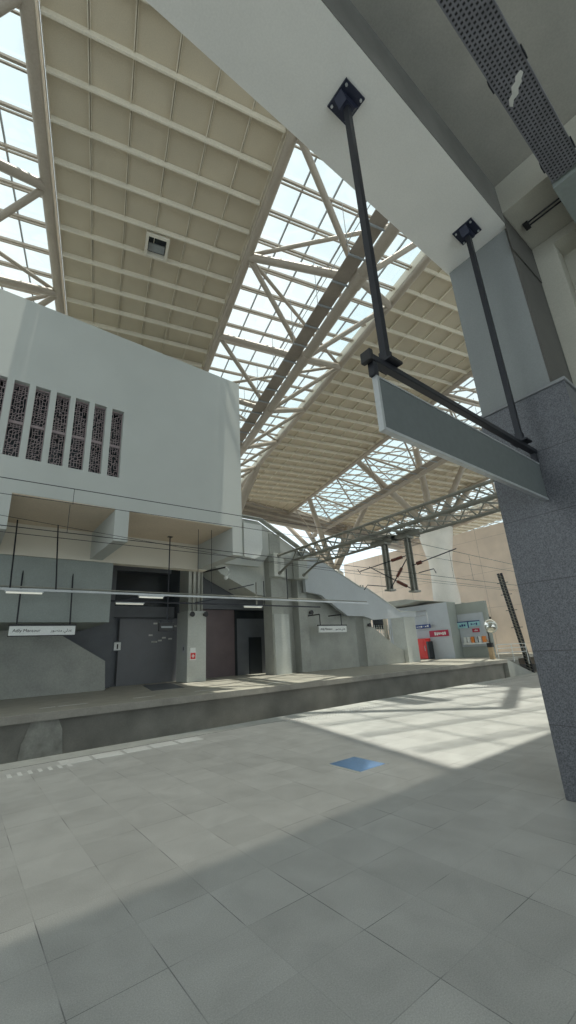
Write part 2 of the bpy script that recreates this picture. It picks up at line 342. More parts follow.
# lattice screens in the slots
for i, (a, b) in enumerate(slots):
    w = b - a; cx = (a + b) / 2
    dsc = ['outermost', 'second from the left end, outside the frame edge', 'at the picture edge, third from the left end',
           'first whole slot from the picture edge', 'second whole slot from the picture edge', 'third whole slot from the picture edge', 'third slot from the right end', 'second slot from the right end', 'last slot at the right end of the row'][i]
    if i < 2: continue
    t = thing('lattice_screen', (cx, BY + .2, SZ0), 'brown lattice screen in the white wall, ' + dsc, 'screen', 'lattice screens in the slots')
    m = MB(); f = .03
    for x in (a + f / 2, b - f / 2): m.box(x - f / 2, x + f / 2, BY + .2, BY + .26, SZ0, SZ1)
    for z in (SZ0, 10.12, SZ1 - .06): m.box(a, b, BY + .19, BY + .27, z, z + (.12 if z == 10.12 else .06))
    m.build('frame', 'screen', t)
    rnd = random.Random(i * 13 + 5); nx = 5; dz = .085
    for (za, zb, lean) in ((SZ0 + .06, 10.12, .35 if i in (2, 3, 4, 5, 6) else 0), (10.24, SZ1 - .06, 0)):
        m = MB(); nz_ = int((zb - za) / dz); P = {}
        for q in range(nz_ + 1):
            for k in range(nx + 1):
                edge = k in (0, nx)
                P[k, q] = (a + w * k / nx + (0 if edge else rnd.uniform(-.022, .022)), BY + .225, za + (zb - za) * q / nz_ + rnd.uniform(-.02, .02) + (lean * .12 * (k / nx) if q not in (0, nz_) else 0))
        for q in range(nz_):
            for k in range(nx):
                if k and rnd.random() < .9: m.bar(P[k, q], P[k, q + 1], .02, .02)
                r = rnd.random()
                if r < .55: m.bar(P[k, q], P[k + 1, q], .018, .02)
                elif r < .75: m.bar(P[k, q], P[k + 1, q + 1], .018, .02)
        m.build('lattice', 'screen', t)

# station back wall under the box
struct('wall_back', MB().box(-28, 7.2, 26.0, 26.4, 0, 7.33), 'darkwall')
struct('teal_bulkhead', MB().box(-28, 5.31, 19.9, 25.99, 3.16, 5.9), 'tealplaster')
struct('cross_beam', MB().box(-28, 10.25, 19.9, 20.4, 5.92, 7.32), 'cream')
struct('stair_side_wall', MB().prism([(-6, 0), (6.56, 0), (6.46, 1.48), (4.24, 2.84), (3.75, 3.14), (-6, 3.14)], 'y', 24.4, 24.8), 'concrete')
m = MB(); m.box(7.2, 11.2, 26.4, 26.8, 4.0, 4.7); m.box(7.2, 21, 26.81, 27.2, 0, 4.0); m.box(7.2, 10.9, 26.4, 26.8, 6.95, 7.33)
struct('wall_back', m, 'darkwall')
struct('window_1', MB().box(7.2, 20.6, 26.9, 27.0, 4.0, 7.33), 'darkglass')
# door leaves / shutters
t = thing('shutter_panel', (9.7, 26.75, 0), 'wide dark grey metal shutter wall between the stair side and the concrete pillar', 'shutter')
m = MB(); m.box(7.75, 11.7, 26.70, 26.8, 0, 3.95); m.build('leaf', 'shutter', t)
m = MB(); m.box(7.72, 7.77, 26.66, 26.7, 0, 3.95); m.build('frame_strip', 'black', t)
rnd = random.Random(4)
for k in range(8):
    x = 9.5 + rnd.random() * 1.9; z = 2.3 + rnd.random() * 1.4
    o = MB().box(x, x + .25, 26.68, 26.7, z, z + .1).build('notice_paper', 'label', t)
struct('door_1', MB().box(13.0, 16.0, 26.66, 26.8, 0, 4.6), 'maroon')
struct('trim_5', MB().box(16.0, 16.18, 26.6, 26.8, 0, 4.6), 'darkglass')
struct('door_2', MB().box(17.3, 18.4, 26.7, 26.79, 0, 2.62), 'darkglass')
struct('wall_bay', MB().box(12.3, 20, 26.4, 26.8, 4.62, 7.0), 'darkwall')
# pillars
m = MB(); m.box(11.07, 12.33, 24.0, 25.6, 0, 4.2); struct('pillar', m, 'concretelt', .02)
struct('pillar_upper', MB().box(11.2, 12.2, 24.25, 25.6, 4.2, 7.33), 'concrete')
m = MB(); m.box(17.12, 18.14, 23.4, 24.45, 0, 9.9); struct('pillar', m, 'concrete', .02)
m = MB(); m.box(19.56, 20.42, 23.4, 25, 0, 8.8); struct('pillar', m, 'concrete', .02)
m = MB(); m.box(18.14, 18.9, 23.7, 24.5, 0, 9.3); m.box(18.14, 19.56, 24.1, 24.5, 0, 9.2); m.box(18.14, 19.56, 23.5, 24.1, 6.6, 8.9); struct('recess_wall', m, 'concrete', .01)
struct('plinth_panel', MB().box(17.2, 18.5, 23.3, 23.398, 0, 4.0), 'concretelt')
m = MB(); m.prism([(20.42, 0), (25.9, 0), (25.9, 6.3), (23.9, 7.3), (20.42, 8.8)], 'y', 23.8, 24.2); struct('wall_stair', m, 'concrete')
m = MB(); m.box(26.3, 27.25, 23.25, 24.2, 0, 6.3); struct('pillar', m, 'concrete', .02)
m = MB(); m.prism([(27.25, 0), (31.3, 0), (31.3, 1.1), (30.5, 1.29), (27.25, 3.22)], 'y', 23.4, 23.8); struct('wall_stair', m, 'concrete')
m = MB(); m.box(31.35, 33.0, 23.0, 24.4, 0, 4.25); struct('pillar', m, 'concretelt', .02)
m = MB(); m.box(32.4, 35.5, 25.0, 25.3, 0, 4.2); struct('wall_stair', m, 'kiosk')
# stair parapet (upper)
top = [(10.3, 10.75), (16.2, 10.7), (19.7, 8.95), (23.9, 7.2), (25.9, 6.25), (26.8, 6.16), (30.8, 4.33), (33.1, 4.3)]
bot = [(33.1, 3.87), (31.4, 3.85), (27.2, 3.6), (26.0, 3.9), (24.15, 3.9), (21.4, 5.45), (19.95, 5.62), (19.9, 8.86)]
struct('stair_parapet', MB().prism([(19.9, 8.86)] + top[3:] + bot[:-1], 'y', 22.9, 23.2), 'parapet')
struct('stair_parapet', MB().prism([(10.3, 7.3), (10.3, 10.75), (16.2, 10.7), (19.88, 8.87), (19.88, 7.9), (17.15, 8.3), (16.2, 7.3)], 'y', 23.45, 23.75), 'white')
m = MB(); pr_ = [(33.1, 4.3), (30.8, 4.33), (26.8, 6.16), (25.9, 6.25), (19.9, 8.86), (16.2, 10.7), (10.3, 10.75)]
for p, q in zip(pr_, pr_[1:]): m.bar((p[0], 23.1, p[1] + .03), (q[0], 23.1, q[1] + .03), .5, .07)
struct('parapet_coping', m, 'concretelt')
# stair underside mass
m = MB(); m.prism([(12.3, 7.9), (13.45, 6.75), (15.1, 6.0), (16.3, 5.45), (17.1, 5.35), (17.1, 10.2), (12.3, 10.6)], 'y', 24.1, 26.3)
struct('stair_underside', m, 'concretelt')
m = MB(); m.prism([(14.75, 10.3), (16.3, 10.3), (16.3, 8.6), (16.1, 8.0), (15.6, 7.75), (14.75, 7.85)], 'y', 23.1, 23.44)
struct('wall_block', m, 'signwhite')

# kiosk building at the far end
m = MB(); m.box(38, 39.6, 22.58, 30, 0, 5.35); struct('kiosk_wall', m, 'kiosk')
struct('kiosk_wall', MB().box(38.01, 39.49, 22.54, 22.575, 0, 5.34), 'kioskgrn')
m = MB(); m.box(39.5, 39.9, 19.55, 22.54, 0, 5.15); struct('kiosk_wall', m, 'kioskgrn')
struct('kiosk_panel', MB().box(39.4, 39.49, 19.9, 22.5, 1.0, 4.1), 'kiosk')
struct('kiosk_canopy', MB().prism([(26.2, 5.5), (32, 5.5), (32, 6.1), (26.2, 6.0), (24.6, 5.7)], 'x', 36.5, 47), 'concrete')
struct('wall_far', MB().box(50, 50.6, 4, 47.2, -1.2, 14.95), 'beigewall')

# ------------------------------------------------------------------ ROOF
ZR = 20.0
def vend(u): return 46.2 + .328 * (u - 15.4)
STR = [(-28.7, -20.3), (-11.6, -3.3), (5.15, 13.7), (23.15, 31.6), (41.0, 49.4), (58.4, 66.8)]   # skylights
SOL = [(-20.3, -11.6), (-3.05, 5.0), (13.7, 23.15), (31.6, 41.0), (49.4, 58.4)]
VS = 1.389
def strip(u0, u1, v0, z0, z1, m):
    a, b = vend(u0), vend(u1)
    P = [UV(u0, v0, 0), UV(u1, v0, 0), UV(u1, b, 0), UV(u0, a, 0)]
    m.prism([(p[0], p[1]) for p in P], 'z', z0, z1)
for i, (u0, u1) in enumerate(SOL):
    v0 = 7.4 if i == 1 else (2.0 if i > 1 else -8)
    m = MB(); strip(u0, u1, v0, ZR + .2, ZR + .45, m)
    c = struct('ceiling', m, 'panel')
    n = round((u1 - u0) / 1.39); m = MB()
    for k in range(n + 1):
        u = u0 + (u1 - u0) * k / n
        m.bar(UV(u - .025, v0, ZR + .15), UV(u - .025, vend(u), ZR + .15), .028, .11); m.bar(UV(u + .035, v0, ZR + .17), UV(u + .035, vend(u), ZR + .17), .02, .07)
    m.build('seam_bars', 'purlin', c)
    k = math.ceil((v0 - 8.79) / VS)
    while 8.79 + k * VS < vend(u0) - .2:
        v = 8.79 + k * VS; m = MB()
        m.bar(UV(u0 + .05, v, ZR + .08), UV(u1 - .05, v, ZR + .03), .07, .27); m.bar(UV(u0 + .05, v + .12, ZR + .17), UV(u1 - .05, v + .12, ZR + .17), .05, .06)
        m.build('purlin', 'purlin', c); k += 1
for i, (u0, u1) in enumerate(STR):
    v0 = -8 if i != 2 else -8
    m = MB(); strip(u0, u1, v0, ZR + .40, ZR + .42, m)
    g = struct('window_%d' % (i + 2), m, 'glazing')
    m = MB(); n = 6
    for k in range(1, n):
        u = u0 + (u1 - u0) * k / n; m.bar(UV(u, v0, ZR + .36), UV(u, vend(u), ZR + .36), .06, .09)
    m.build('glazing_bar', 'mesh', g)
    k = math.ceil((v0 - 8.79) / VS); m = MB()
    while 8.79 + k * VS < vend(u0) - .2:
        v = 8.79 + k * VS + .25
        m.bar(UV(u0 + .1, v, ZR + .22), UV(u1 - .1, v, ZR + .22), .09, .12); m.bar(UV(u0 + .1, v + .2, ZR + .28), UV(u1 - .1, v + .2, ZR + .28), .06, .08); k += 1
    m.build('cross_rail', 'truss', g)
m = MB(); P = [UV(-3.05, -8, 0), UV(4.9, -8, 0), UV(4.9, 7.4, 0), UV(-3.05, 7.4, 0)]
struct('window_9', MB().prism([(p[0], p[1]) for p in P], 'z', 20.40, 20.42), 'sundim')  # unseen pane, added to let dimmed sun onto the near floor
P = [UV(4.9, -8, 0), UV(5.1, -8, 0), UV(5.1, 7.4, 0), UV(4.9, 7.4, 0)]
struct('ceiling', MB().prism([(p[0], p[1]) for p in P], 'z', 20.2, 20.45), 'panel')
# eave fascia: layered beams along the far end of the roof
m = MB()
for dz, dv, w in ((-.25, .3, .35), (-.95, .5, .28), (-1.7, .7, .4)):
    m.bar(UV(-15, vend(-15) + dv, ZR + dz), UV(58, vend(58) + dv, ZR + dz), w, w)
m.bar(UV(-15, vend(-15) + .1, ZR + .3), UV(58, vend(58) + .1, ZR + .3), .5, .6)
e = struct('roof_eave', m, 'truss')
m = MB(); m.add([UV(-15, vend(-15) + .35, ZR - .1), UV(58, vend(58) + .35, ZR - .1), UV(58, vend(58) + .62, ZR - 1.6), UV(-15, vend(-15) + .62, ZR - 1.6), UV(-15, vend(-15) + .45, ZR - .1), UV(58, vend(58) + .45, ZR - .1), UV(58, vend(58) + .72, ZR - 1.6), UV(-15, vend(-15) + .72, ZR - 1.6)], [(0, 1, 2, 3), (7, 6, 5, 4), (0, 4, 5, 1), (1, 5, 6, 2), (2, 6, 7, 3), (3, 7, 4, 0)])
m.build('fascia_sheet', 'walkway', e)

# roof trusses: two top chords on the skylight edges and one bottom chord, with struts
NODE = 5.5
def truss(u0, u1, va, vb, label, cat_side=True):
    uc = (u0 + u1) / 2; zb = 17.2; ze = ZR - .12
    t = thing('roof_truss', UV(uc, va, zb), label, 'roof truss', 'triangular tube trusses under the skylights')
    for u in (u0, u1):
        MB().tube([UV(u, va, ze), UV(u, vend(u), ze)], .21, 12).build('top_chord', 'truss', t)
        MB().bar(UV(u, va, ZR + .22), UV(u, vend(u), ZR + .22), .42, .5).build('edge_beam', 'purlin', t)
    MB().tube([UV(uc, va, zb), UV(uc, vb, zb)], .27, 14).build('bottom_chord', 'truss', t)
    tk = .62 if u0 > 20 else 1
    ks = range(math.ceil((va - 14) / NODE), int((vb - 14) / NODE) + 1)
    for k in ks:
        v = 14 + NODE * k; w = v + NODE / 2; far = v > 26
        if far and len(t.children) > 96: break
        for u in (u0, u1):
            MB().tube([UV(u, v, ze), UV(uc, w, zb)], .14 * tk, 8).build('strut', 'truss', t)
            MB().tube([UV(u, v, ze), UV(uc, v - NODE / 2, zb)], .19 * tk, 8).build('strut', 'truss', t)
        if k % 2 == 0 or u0 > 20:
            MB().tube([UV(u0, v, ze + .05), UV(u1, v - NODE, ze + .05)], .10 * tk, 8).build('brace', 'truss', t)
            MB().tube([UV(u0, v, ze + .05), UV(u1, v + NODE, ze + .05)], .10 * tk, 8).build('brace', 'truss', t)
        MB().tube([UV(uc, w - .35, zb), UV(uc, w + .35, zb)], .31, 14).build('node_sleeve', 'truss', t)
    # catwalk beside the bottom chord
    c = thing('catwalk', UV(uc - .75, va, zb), 'brown maintenance catwalk hung beside the bottom chord of the ' + label.split('the ')[-1], 'catwalk', 'catwalks along the roof trusses')
    MB().bar(UV(uc - .72, va, zb + .05), UV(uc - .72, vb, zb + .05), .72, .06).build('walkway', 'walkway', c)
    m = MB(); v = va
    while v < vb: MB().bar(UV(uc - 1.12, v, zb - .02), UV(uc - .3, v, zb - .02), .06, .08).build('joist', 'mesh', c); v += 1.375
    for z in (.6, 1.1): MB().tube([UV(uc - 1.1, va, zb + z), UV(uc - 1.1, vb, zb + z)], .018, 5).build('rail', 'mesh', c)
    m = MB(); v = va
    while v < vb:
        MB().tube([UV(uc - 1.1, v, zb), UV(uc - 1.1, v, ZR + .2)], .016, 5).build('post', 'mesh', c); v += 2.75
truss(-11.6, -3.34, 3, 44, 'pale tubular triangular truss under the skylight at the top left corner')
truss(5.25, 13.7, 7.6, 44, 'large pale tubular truss under the middle skylight left of the long hanger')
truss(23.15, 31.6, 3, 48, 'pale tubular truss under the second skylight, seen below the blank sign')
truss(41.0, 49.4, 5, 52, 'distant tubular truss under the skylight beside the granite column')

# small roof hatch
t = thing('roof_hatch', (4.75, 14.35, 19.9), 'small square framed dark hatch set in the ribbed roof panels', 'hatch')
def uvbox(u0, u1, v0, v1, z0, z1): 
    P = [UV(u0, v0, 0), UV(u1, v0, 0), UV(u1, v1, 0), UV(u0, v1, 0)]; return MB().prism([(p[0], p[1]) for p in P], 'z', z0, z1)
for a in ((.58, .70, 14.5, 15.7), (1.5, 1.62, 14.5, 15.7), (.70, 1.5, 14.5, 14.62), (.70, 1.5, 15.58, 15.7)): uvbox(*a, 19.85, 20.19).build('frame', 'shutframe', t)
uvbox(.70, 1.5, 14.62, 15.58, 20.12, 20.19).build('opening', 'darkglass', t)
uvbox(.74, 1.46, 15.1, 15.5, 20.05, 20.11).build('flap', 'mesh', t)

# tree columns
def treecol(base, hz, prof, tops, label):
    t = thing('round_column', (base[0], base[1], 0), label, 'column')
    MB().lathe((base[0], base[1], 0), prof, 32).build('shaft', 'roundcol', t)
    for q in tops: MB().tube([(base[0], base[1], hz - .4), q], [.42, .3], 12).build('branch', 'truss', t)
treecol((43, 25.4), 14.3, [(1.45, 0), (1.42, 6.5), (1.25, 9), (1.3, 10.5), (1.7, 12.5), (2.0, 14.2), (1.0, 14.4)],
        [(32.8, 19.94, 19.9), UV(23.2, 31.7, 19.9), (41.5, 19.9, 19.9), UV(41, 33, 19.9)], 'thick cream round column with flared head rising behind the grey kiosk')
treecol((40.3, 40), 11.9, [(1.2, 0), (1.1, 9), (1.3, 11.5), (.8, 11.9)],
        [(36.1, 45.1, 19.6), (38.9, 44.2, 19.6), UV(23.2, 42.8, 19.9), UV(31.6, 42, 19.9), (46, 42, 19.6)], 'branching pale tube column standing behind the sloping stair parapet')
t = thing('roof_strut', (14, 36, 12), 'thick tapered pale strut curving down behind the corner of the white box', 'strut')
MB().tube([UV(13.7, 35.4, 19.88), UV(13.3, 36.6, 18.8), UV(12.4, 38.2, 16.2), UV(11.2, 39.5, 12.0)], [.22, .42, .5, .3], 12).build('arm', 'truss', t)

# ================================================================== THINGS NEAR
SY = 1.5
t = thing('hanging_sign', (3.4, SY, 2.9), 'large blank grey rectangular sign hung on two long dark rods before the granite column', 'sign')
MB().box(2.04, 4.85, SY - .032, SY + .032, 3.463, 3.515).build('top_bar', 'steeldark', t, bevel=.008)
MB().box(2.12, 4.84, SY - .018, SY + .018, 2.93, 3.33).build('panel', 'signface', t, bevel=.004)
m = MB(); m.box(2.095, 2.119, SY - .022, SY + .022, 2.929, 3.345); m.box(2.095, 4.84, SY - .022, SY + .022, 2.905, 2.929); m.box(2.12, 4.84, SY - .022, SY + .022, 3.331, 3.345)
m.build('panel_frame', 'alu', t)
o = MB().box(2.02, 2.06, SY - .045, SY + .045, 3.44, 3.53).build('end_cap', 'black', t, bevel=.006)
m = MB(); m.box(2.07, 2.12, SY - .025, SY + .025, 3.346, 3.455); m.build('end_bracket', 'steeldark', t)
m = MB(); m.box(4.78, 4.83, SY - .025, SY + .025, 3.346, 3.455); m.build('end_bracket', 'steeldark', t)
for x in (2.27, 4.53):
    h = MB().bar((x, SY, 3.52), (x, SY, 6.6), .055, .055, up=(1, 0, 0)); h.bar((x + .02, SY + .03, 3.52), (x + .02, SY + .03, 6.6), .02, .02, up=(1, 0, 0))
    h = h.build('hanger_rod', 'steeldark', t)
    pl = MB().box(x - .13, x + .13, SY - .13, SY + .13, 6.61, 6.63); pl.prism([(x - .06, 6.52), (x + .06, 6.52), (x + .12, 6.61), (x - .12, 6.61)], 'y', SY - .05, SY + .05); pl.build('ceiling_plate', 'plate', h)
    m = MB()
    for a in (-.1, .1):
        for b in (-.1, .1): m.lathe((x + a, SY + b, 6.595), [(.013, 0), (.013, .02)], 8)
    m.build('bolt', 'alu', h)
    m = MB(); m.box(x - .06, x + .09, SY - .08, SY + .08, 3.515, 3.535); m.box(x - .035, x + .035, SY - .035, SY + .035, 3.535, 3.63); m.build('clamp', 'steeldark', h)

# perforated cable tray
t = thing('cable_tray', (2, .44, 6.6), 'perforated dark metal cable tray running under the concrete slab', 'cable tray')
m = MB(); x0, x1, y0, y1, z = 1.0, 4.8, .30, .58, 6.60
nx_, ny_ = 84, 8; dx = (x1 - x0) / nx_; dy = (y1 - y0) / ny_
for i in range(nx_):
    for j in range(ny_):
        a, b = x0 + i * dx, x0 + (i + 1) * dx; c, d = y0 + j * dy, y0 + (j + 1) * dy
        off = .25 * dx if j % 2 else -.1 * dx
        ha, hb, hc, hd = a + .26 * dx + off, b - .26 * dx + off, c + .2 * dy, d - .2 * dy
        ha = max(ha, a + .04 * dx); hb = min(hb, b - .04 * dx)
        m.add([(a, c, z), (b, c, z), (b, d, z), (a, d, z), (ha, hc, z), (hb, hc, z), (hb, hd, z), (ha, hd, z)], [(0, 1, 5, 4), (1, 2, 6, 5), (2, 3, 7, 6), (3, 0, 4, 7)])
m.build('perforated_base', 'tray', t)
MB().box(-6, x0, y0, y1, z - .004, z).build('perforated_base', 'tray', t)
m = MB(); m.box(-6, x1, y0 - .006, y0, z - .004, z + .09); m.box(-6, x1, y1, y1 + .006, z - .004, z + .09); m.build('side_rail', 'tray', t)
m = MB()
m.box(-6, x1 - .01, y0 + .005, y1 - .005, z + .006, z + .03)  # black plate added behind the holes to darken them
m.build('hole_shade_plate', 'black', t)
for x in (3.35, 4.55):
    MB().box(x - .05, x + .05, y0 - .02, y0 - .007, z - .005, z + .08).build('joint_plate', 'steeldark', t); MB().box(x - .05, x + .05, y1 + .007, y1 + .02, z - .005, z + .08).build('joint_plate', 'steeldark', t)
m = MB(); m.prism([(3.43, .36), (3.47, .35), (3.50, .38), (3.53, .39), (3.55, .43), (3.60, .45), (3.61, .50), (3.66, .53), (3.63, .55), (3.57, .53), (3.55, .49), (3.49, .47), (3.48, .43), (3.44, .41)], 'z', z - .003, z - .001); m.build('paper_label', 'label', t)

# conduits on the right wall
t = thing('ceiling_conduit', (5.28, .8, 6.79), 'pair of thin dark conduits across the beige beam underside beside the granite column', 'conduit')
for dz in (0, .06): MB().tube([(5.25 + dz, .61, 6.795), (5.25 + dz, 1.0, 6.795)], .010, 8).build('conduit', 'steeldark', t)
MB().box(5.22, 5.34, 1.0, 1.06, 6.77, 6.808).build('junction_box', 'black', t)
# floor hatch
t = thing('floor_cover', (4.5, 4.35, 0), 'metal cover plate tinted with reflected sky blue, set into the tiled floor', 'floor cover')
MB().box(4.26, 4.76, 4.10, 4.66, -.02, .004).build('plate', 'hatchm', t, bevel=.002)
m = MB(); m.box(4.2, 4.26, 4.06, 4.70, -.02, .003); m.box(4.76, 4.80, 4.06, 4.70, -.02, .003); m.build('rim', 'coping', t)
# tactile paving slabs
SL = [(1.52, 1.96), (2.02, 2.46), (2.52, 2.92), (2.98, 3.42), (3.48, 3.92)]
nm = ['nearest the left picture edge', 'second from the left picture edge', 'middle one of the row of five', 'fourth from the left picture edge', 'right-hand end of the row']
for (a, b), q in zip(SL, nm):
    o = MB().prism([(a, 7.72), (b, 7.70), (b + .01, 8.05), (a + .01, 8.07)], 'z', -.02, .004).build('paving_slab', 'tactile')
    tag(o, 'pale worn paving slab in the platform edge strip, ' + q, 'paving slab', 'pale slabs along the platform edge')
m = MB()
for k in range(9):
    x = .55 + k * .13; m.box(x, x + .05, 7.55, 7.78, 0, .005)
struct('trim_6', m, 'tactile')

# ================================================================== THINGS ACROSS THE TRACKS
# service trunk with lamps
PY = 18; PZ = 4.2
t = thing('lighting_trunk', (8, PY, PZ), 'long horizontal grey lighting trunk hung over the far platform', 'lighting trunk')
MB().box(-8, 21, PY - .05, PY + .05, PZ - .04, PZ + .04).build('trunking', 'alu', t)
MB().tube([(-8, PY + .1, PZ + .12), (21, PY + .1, PZ + .12)], .03, 8).build('conduit', 'gantry', t)
for x in (1.2, 2.72, 14.3):
    MB().tube([(x, PY, PZ), (x, PY + (1.4 if x < 4 else 0), 7.33 if x < 10 else 6.0)], .028, 6).build('hanger_rod', 'steeldark', t)
for k, (x, w) in enumerate(((1.05, 1.25), (5.95, 1.15))):
    o = thing('fluorescent_lamp', (x, PY, PZ - .05), ['slim white fluorescent lamp under the trunk above the left station sign', 'warm fluorescent lamp under the trunk left of the square concrete pillar'][k], 'lamp', 'fluorescent lamps on the lighting trunk')
    MB().box(x, x + w, PY - .06, PY + .06, PZ - .09, PZ - .05).build('housing', 'alu', o)
    MB().tube([(x + .04, PY, PZ - .12), (x + w - .04, PY, PZ - .12)], .035, 8).build('tube', 'lamp', o)
t = thing('lighting_trunk', (8, 22, 4.55), 'second dark lighting trunk further back under the white box', 'lighting trunk')
MB().box(4.5, 20.4, 21.95, 22.05, 4.36, 4.44).build('trunking', 'steeldark', t)
for x in (8.8, 13): MB().bar((x - 2.4, 22, 4.44), (x, 22, 4.9), .07, .07).build('stay', 'steeldark', t)
for x in (5.6, 15.5): MB().tube([(x, 22, 4.44), (x, 22, 7.33 if x < 10 else 6)], .03, 6).build('hanger_rod', 'steeldark', t)
for k, (x, w) in enumerate(((6.1, 1.5), (13.9, 1.4))):
    o = thing('fluorescent_lamp', (x, 22, 4.33), ['grey fluorescent lamp on the rear trunk above the shutter', 'grey fluorescent lamp on the rear trunk above the maroon door'][k], 'lamp', 'fluorescent lamps on the rear trunk')
    MB().box(x, x + w, 21.92, 22.08, 4.31, 4.355).build('housing', 'alu', o)
    MB().tube([(x + .04, 22, 4.28), (x + w - .04, 22, 4.28)], .04, 8).build('tube', 'lamp', o)
# thin soffit rods
for k, (x, y, z0, z1, lb) in enumerate(((3.0, 20.5, 4.2, 7.33, 'above the left station name sign'), (4.6, 21.5, 4.2, 6.0, 'beside the teal bulkhead edge'), (8.4, 17.2, 4.25, 7.33, 'left of the dark hanging sign'), (9.0, 17.0, 4.25, 7.33, 'right of the dark hanging sign'))):
    o = MB().tube([(x, y, z0), (x, y, z1)], .014, 5).build('suspension_rod', 'steeldark'); tag(o, 'thin suspension rod under the white box, ' + lb, 'rod', 'suspension rods')

AR = '\uFEE3\uFEE8\uFEBC\uFEEE\uFEAD'
def station_sign(x0, x1, y, z0, z1, rods, zt, label, s):
    t = thing('station_name_sign', ((x0 + x1) / 2, y, z0), label, 'sign', 'white station name signs')
    MB().box(x0, x1, y - .05, y + .05, z0, z1).build('panel', 'signwhite', t, bevel=.005)
    m = MB(); m.box(x0 - .03, x1 + .03, y - .07, y + .07, z1, z1 + .07); m.box(x0 - .02, x1 + .02, y - .06, y + .06, z0 - .03, z0); m.build('frame', 'black', t)
    w = x1 - x0
    text('lettering', 'Adly Mansour', s, (x0 + w * .05, y - .056, (z0 + z1) / 2), (math.pi / 2, 0, 0), 'black', t)
    # Arabic name, glyphs laid right to left already
    text('lettering', '\uFEAD\uFEEE\uFEBC\uFEE8\uFEE3 \uFEF2\uFEDF\uFEAA\uFECB', s * .95, (x1 - w * .05, y - .056, (z0 + z1) / 2), (math.pi / 2, 0, 0), 'black', t, 'RIGHT')
    for x in rods:
        r = MB().tube([(x, y, z1 + .07), (x, y + .55, zt)], .03, 6).build('hanger_rod', 'steeldark', t)
        MB().box(x - .12, x + .12, y + .47, y + .63, zt - .04, zt).build('ceiling_plate', 'black', r)
station_sign(1.47, 3.84, 19.5, 2.61, 2.98, (1.7, 3.62), 5.93, 'white station name sign hung by rods in front of the teal bulkhead', .17)
t = thing('station_name_sign', (21.9, 22.6, 2.7), 'white station name sign bracketed off the grey stair wall', 'sign', 'white station name signs')
MB().box(20.65, 23.5, 22.55, 22.65, 2.66, 3.12).build('panel', 'signwhite', t)
MB().box(20.6, 23.55, 22.53, 22.67, 3.12, 3.2).build('frame', 'black', t)
text('lettering', 'Adly Mansour', .21, (20.8, 22.54, 2.89), (math.pi / 2, 0, 0), 'black', t)
text('lettering', '\uFEAD\uFEEE\uFEBC\uFEE8\uFEE3 \uFEF2\uFEDF\uFEAA\uFECB', .21, (23.35, 22.54, 2.89), (math.pi / 2, 0, 0), 'black', t, 'RIGHT')
for x in (20.85, 23.05):
    r = MB().tube([(x, 22.6, 3.2), (x, 22.6, 3.95)], .035, 6).build('hanger_rod', 'steeldark', t)
    m = MB(); m.bar((x, 22.6, 3.95), (x - .15, 23.8, 3.95), .06, .08); m.build('bracket', 'black', r)
# dark hanging clock/sign
t = thing('platform_number_sign', (7.75, 19, 2.7), 'small dark sign hung on one long rod in front of the grey shutter', 'sign')
MB().box(7.3, 8.05, 18.94, 19.06, 2.68, 3.05).build('panel', 'black', t, bevel=.005)
text('lettering', '1234', .2, (7.42, 18.93, 2.86), (math.pi / 2, 0, 0), 'alu', t) if False else MB().box(7.4, 7.95, 18.925, 18.94, 2.82, 2.9).build('display_line', 'mesh', t)
m = MB(); m.box(7.35, 8.0, 18.97, 19.03, 3.12, 3.16); m.bar((7.4, 19, 3.05), (7.4, 19, 3.13), .03, .03); m.bar((7.95, 19, 3.05), (7.95, 19, 3.13), .03, .03); m.build('hanger_bar', 'steeldark', t)
r = MB().tube([(7.72, 19, 3.16), (7.72, 19, 7.33)], .03, 8).build('hanger_rod', 'steeldark', t)
MB().box(7.6, 7.84, 18.9, 19.1, 7.28, 7.33).build('ceiling_plate', 'black', r)

# pillar fittings
def speaker(x, y, z, lb):
    t = thing('loudspeaker', (x, y, z), lb, 'loudspeaker', 'black loudspeakers on the pillars')
    MB().lathe((x, y - .22, z), [(.17, 0), (.13, .1), (.10, .22)], 14, 'y').build('horn', 'black', t)
    MB().bar((x, y, z + .12), (x, y - .1, z), .05, .05).build('bracket', 'black', t)
speaker(11.28, 24.0, 3.98, 'black loudspeaker at the left corner of the square pillar')
speaker(12.2, 24.0, 3.98, 'black loudspeaker at the right corner of the square pillar')
speaker(21.0, 23.8, 4.2, 'black loudspeaker hung on the stair wall right of the recess')
speaker(26.8, 23.25, 3.2, 'black loudspeaker on the front of the pillar at the stair foot')
t = thing('call_point', (11.45, 23.97, 1.3), 'small red and white emergency sign on the square concrete pillar', 'emergency sign')
MB().box(11.23, 11.64, 23.965, 24, 1.26, 1.76).build('surround', 'signwhite', t)
MB().box(11.27, 11.6, 23.96, 23.965, 1.32, 1.68).build('plate', 'red', t)
MB().box(11.34, 11.53, 23.95, 23.96, 1.475, 1.525).build('symbol', 'signwhite', t); MB().box(11.41, 11.46, 23.949, 23.96, 1.4, 1.6).build('symbol', 'signwhite', t)
MB().box(11.25, 11.6, 23.96, 24, 1.76, 1.98).build('notice', 'signwhite', t)
t = thing('intercom_panel', (11.05, 24.5, 1.9), 'narrow white intercom plate on the dark left side of the square pillar', 'intercom')
MB().box(11.04, 11.07, 24.35, 24.65, 1.7, 2.2).build('plate', 'alu', t); MB().box(11.03, 11.04, 24.45, 24.55, 1.85, 2.05).build('handset', 'black', t)
t = thing('wall_sign', (6.9, 25.95, 2.3), 'small white pictogram sign on the dark wall right of the stair side', 'sign')
MB().box(7.32, 7.7, 25.96, 25.999, 2.05, 2.5).build('plate', 'signwhite', t); MB().box(7.47, 7.55, 25.95, 25.96, 2.12, 2.4).build('symbol', 'black', t)
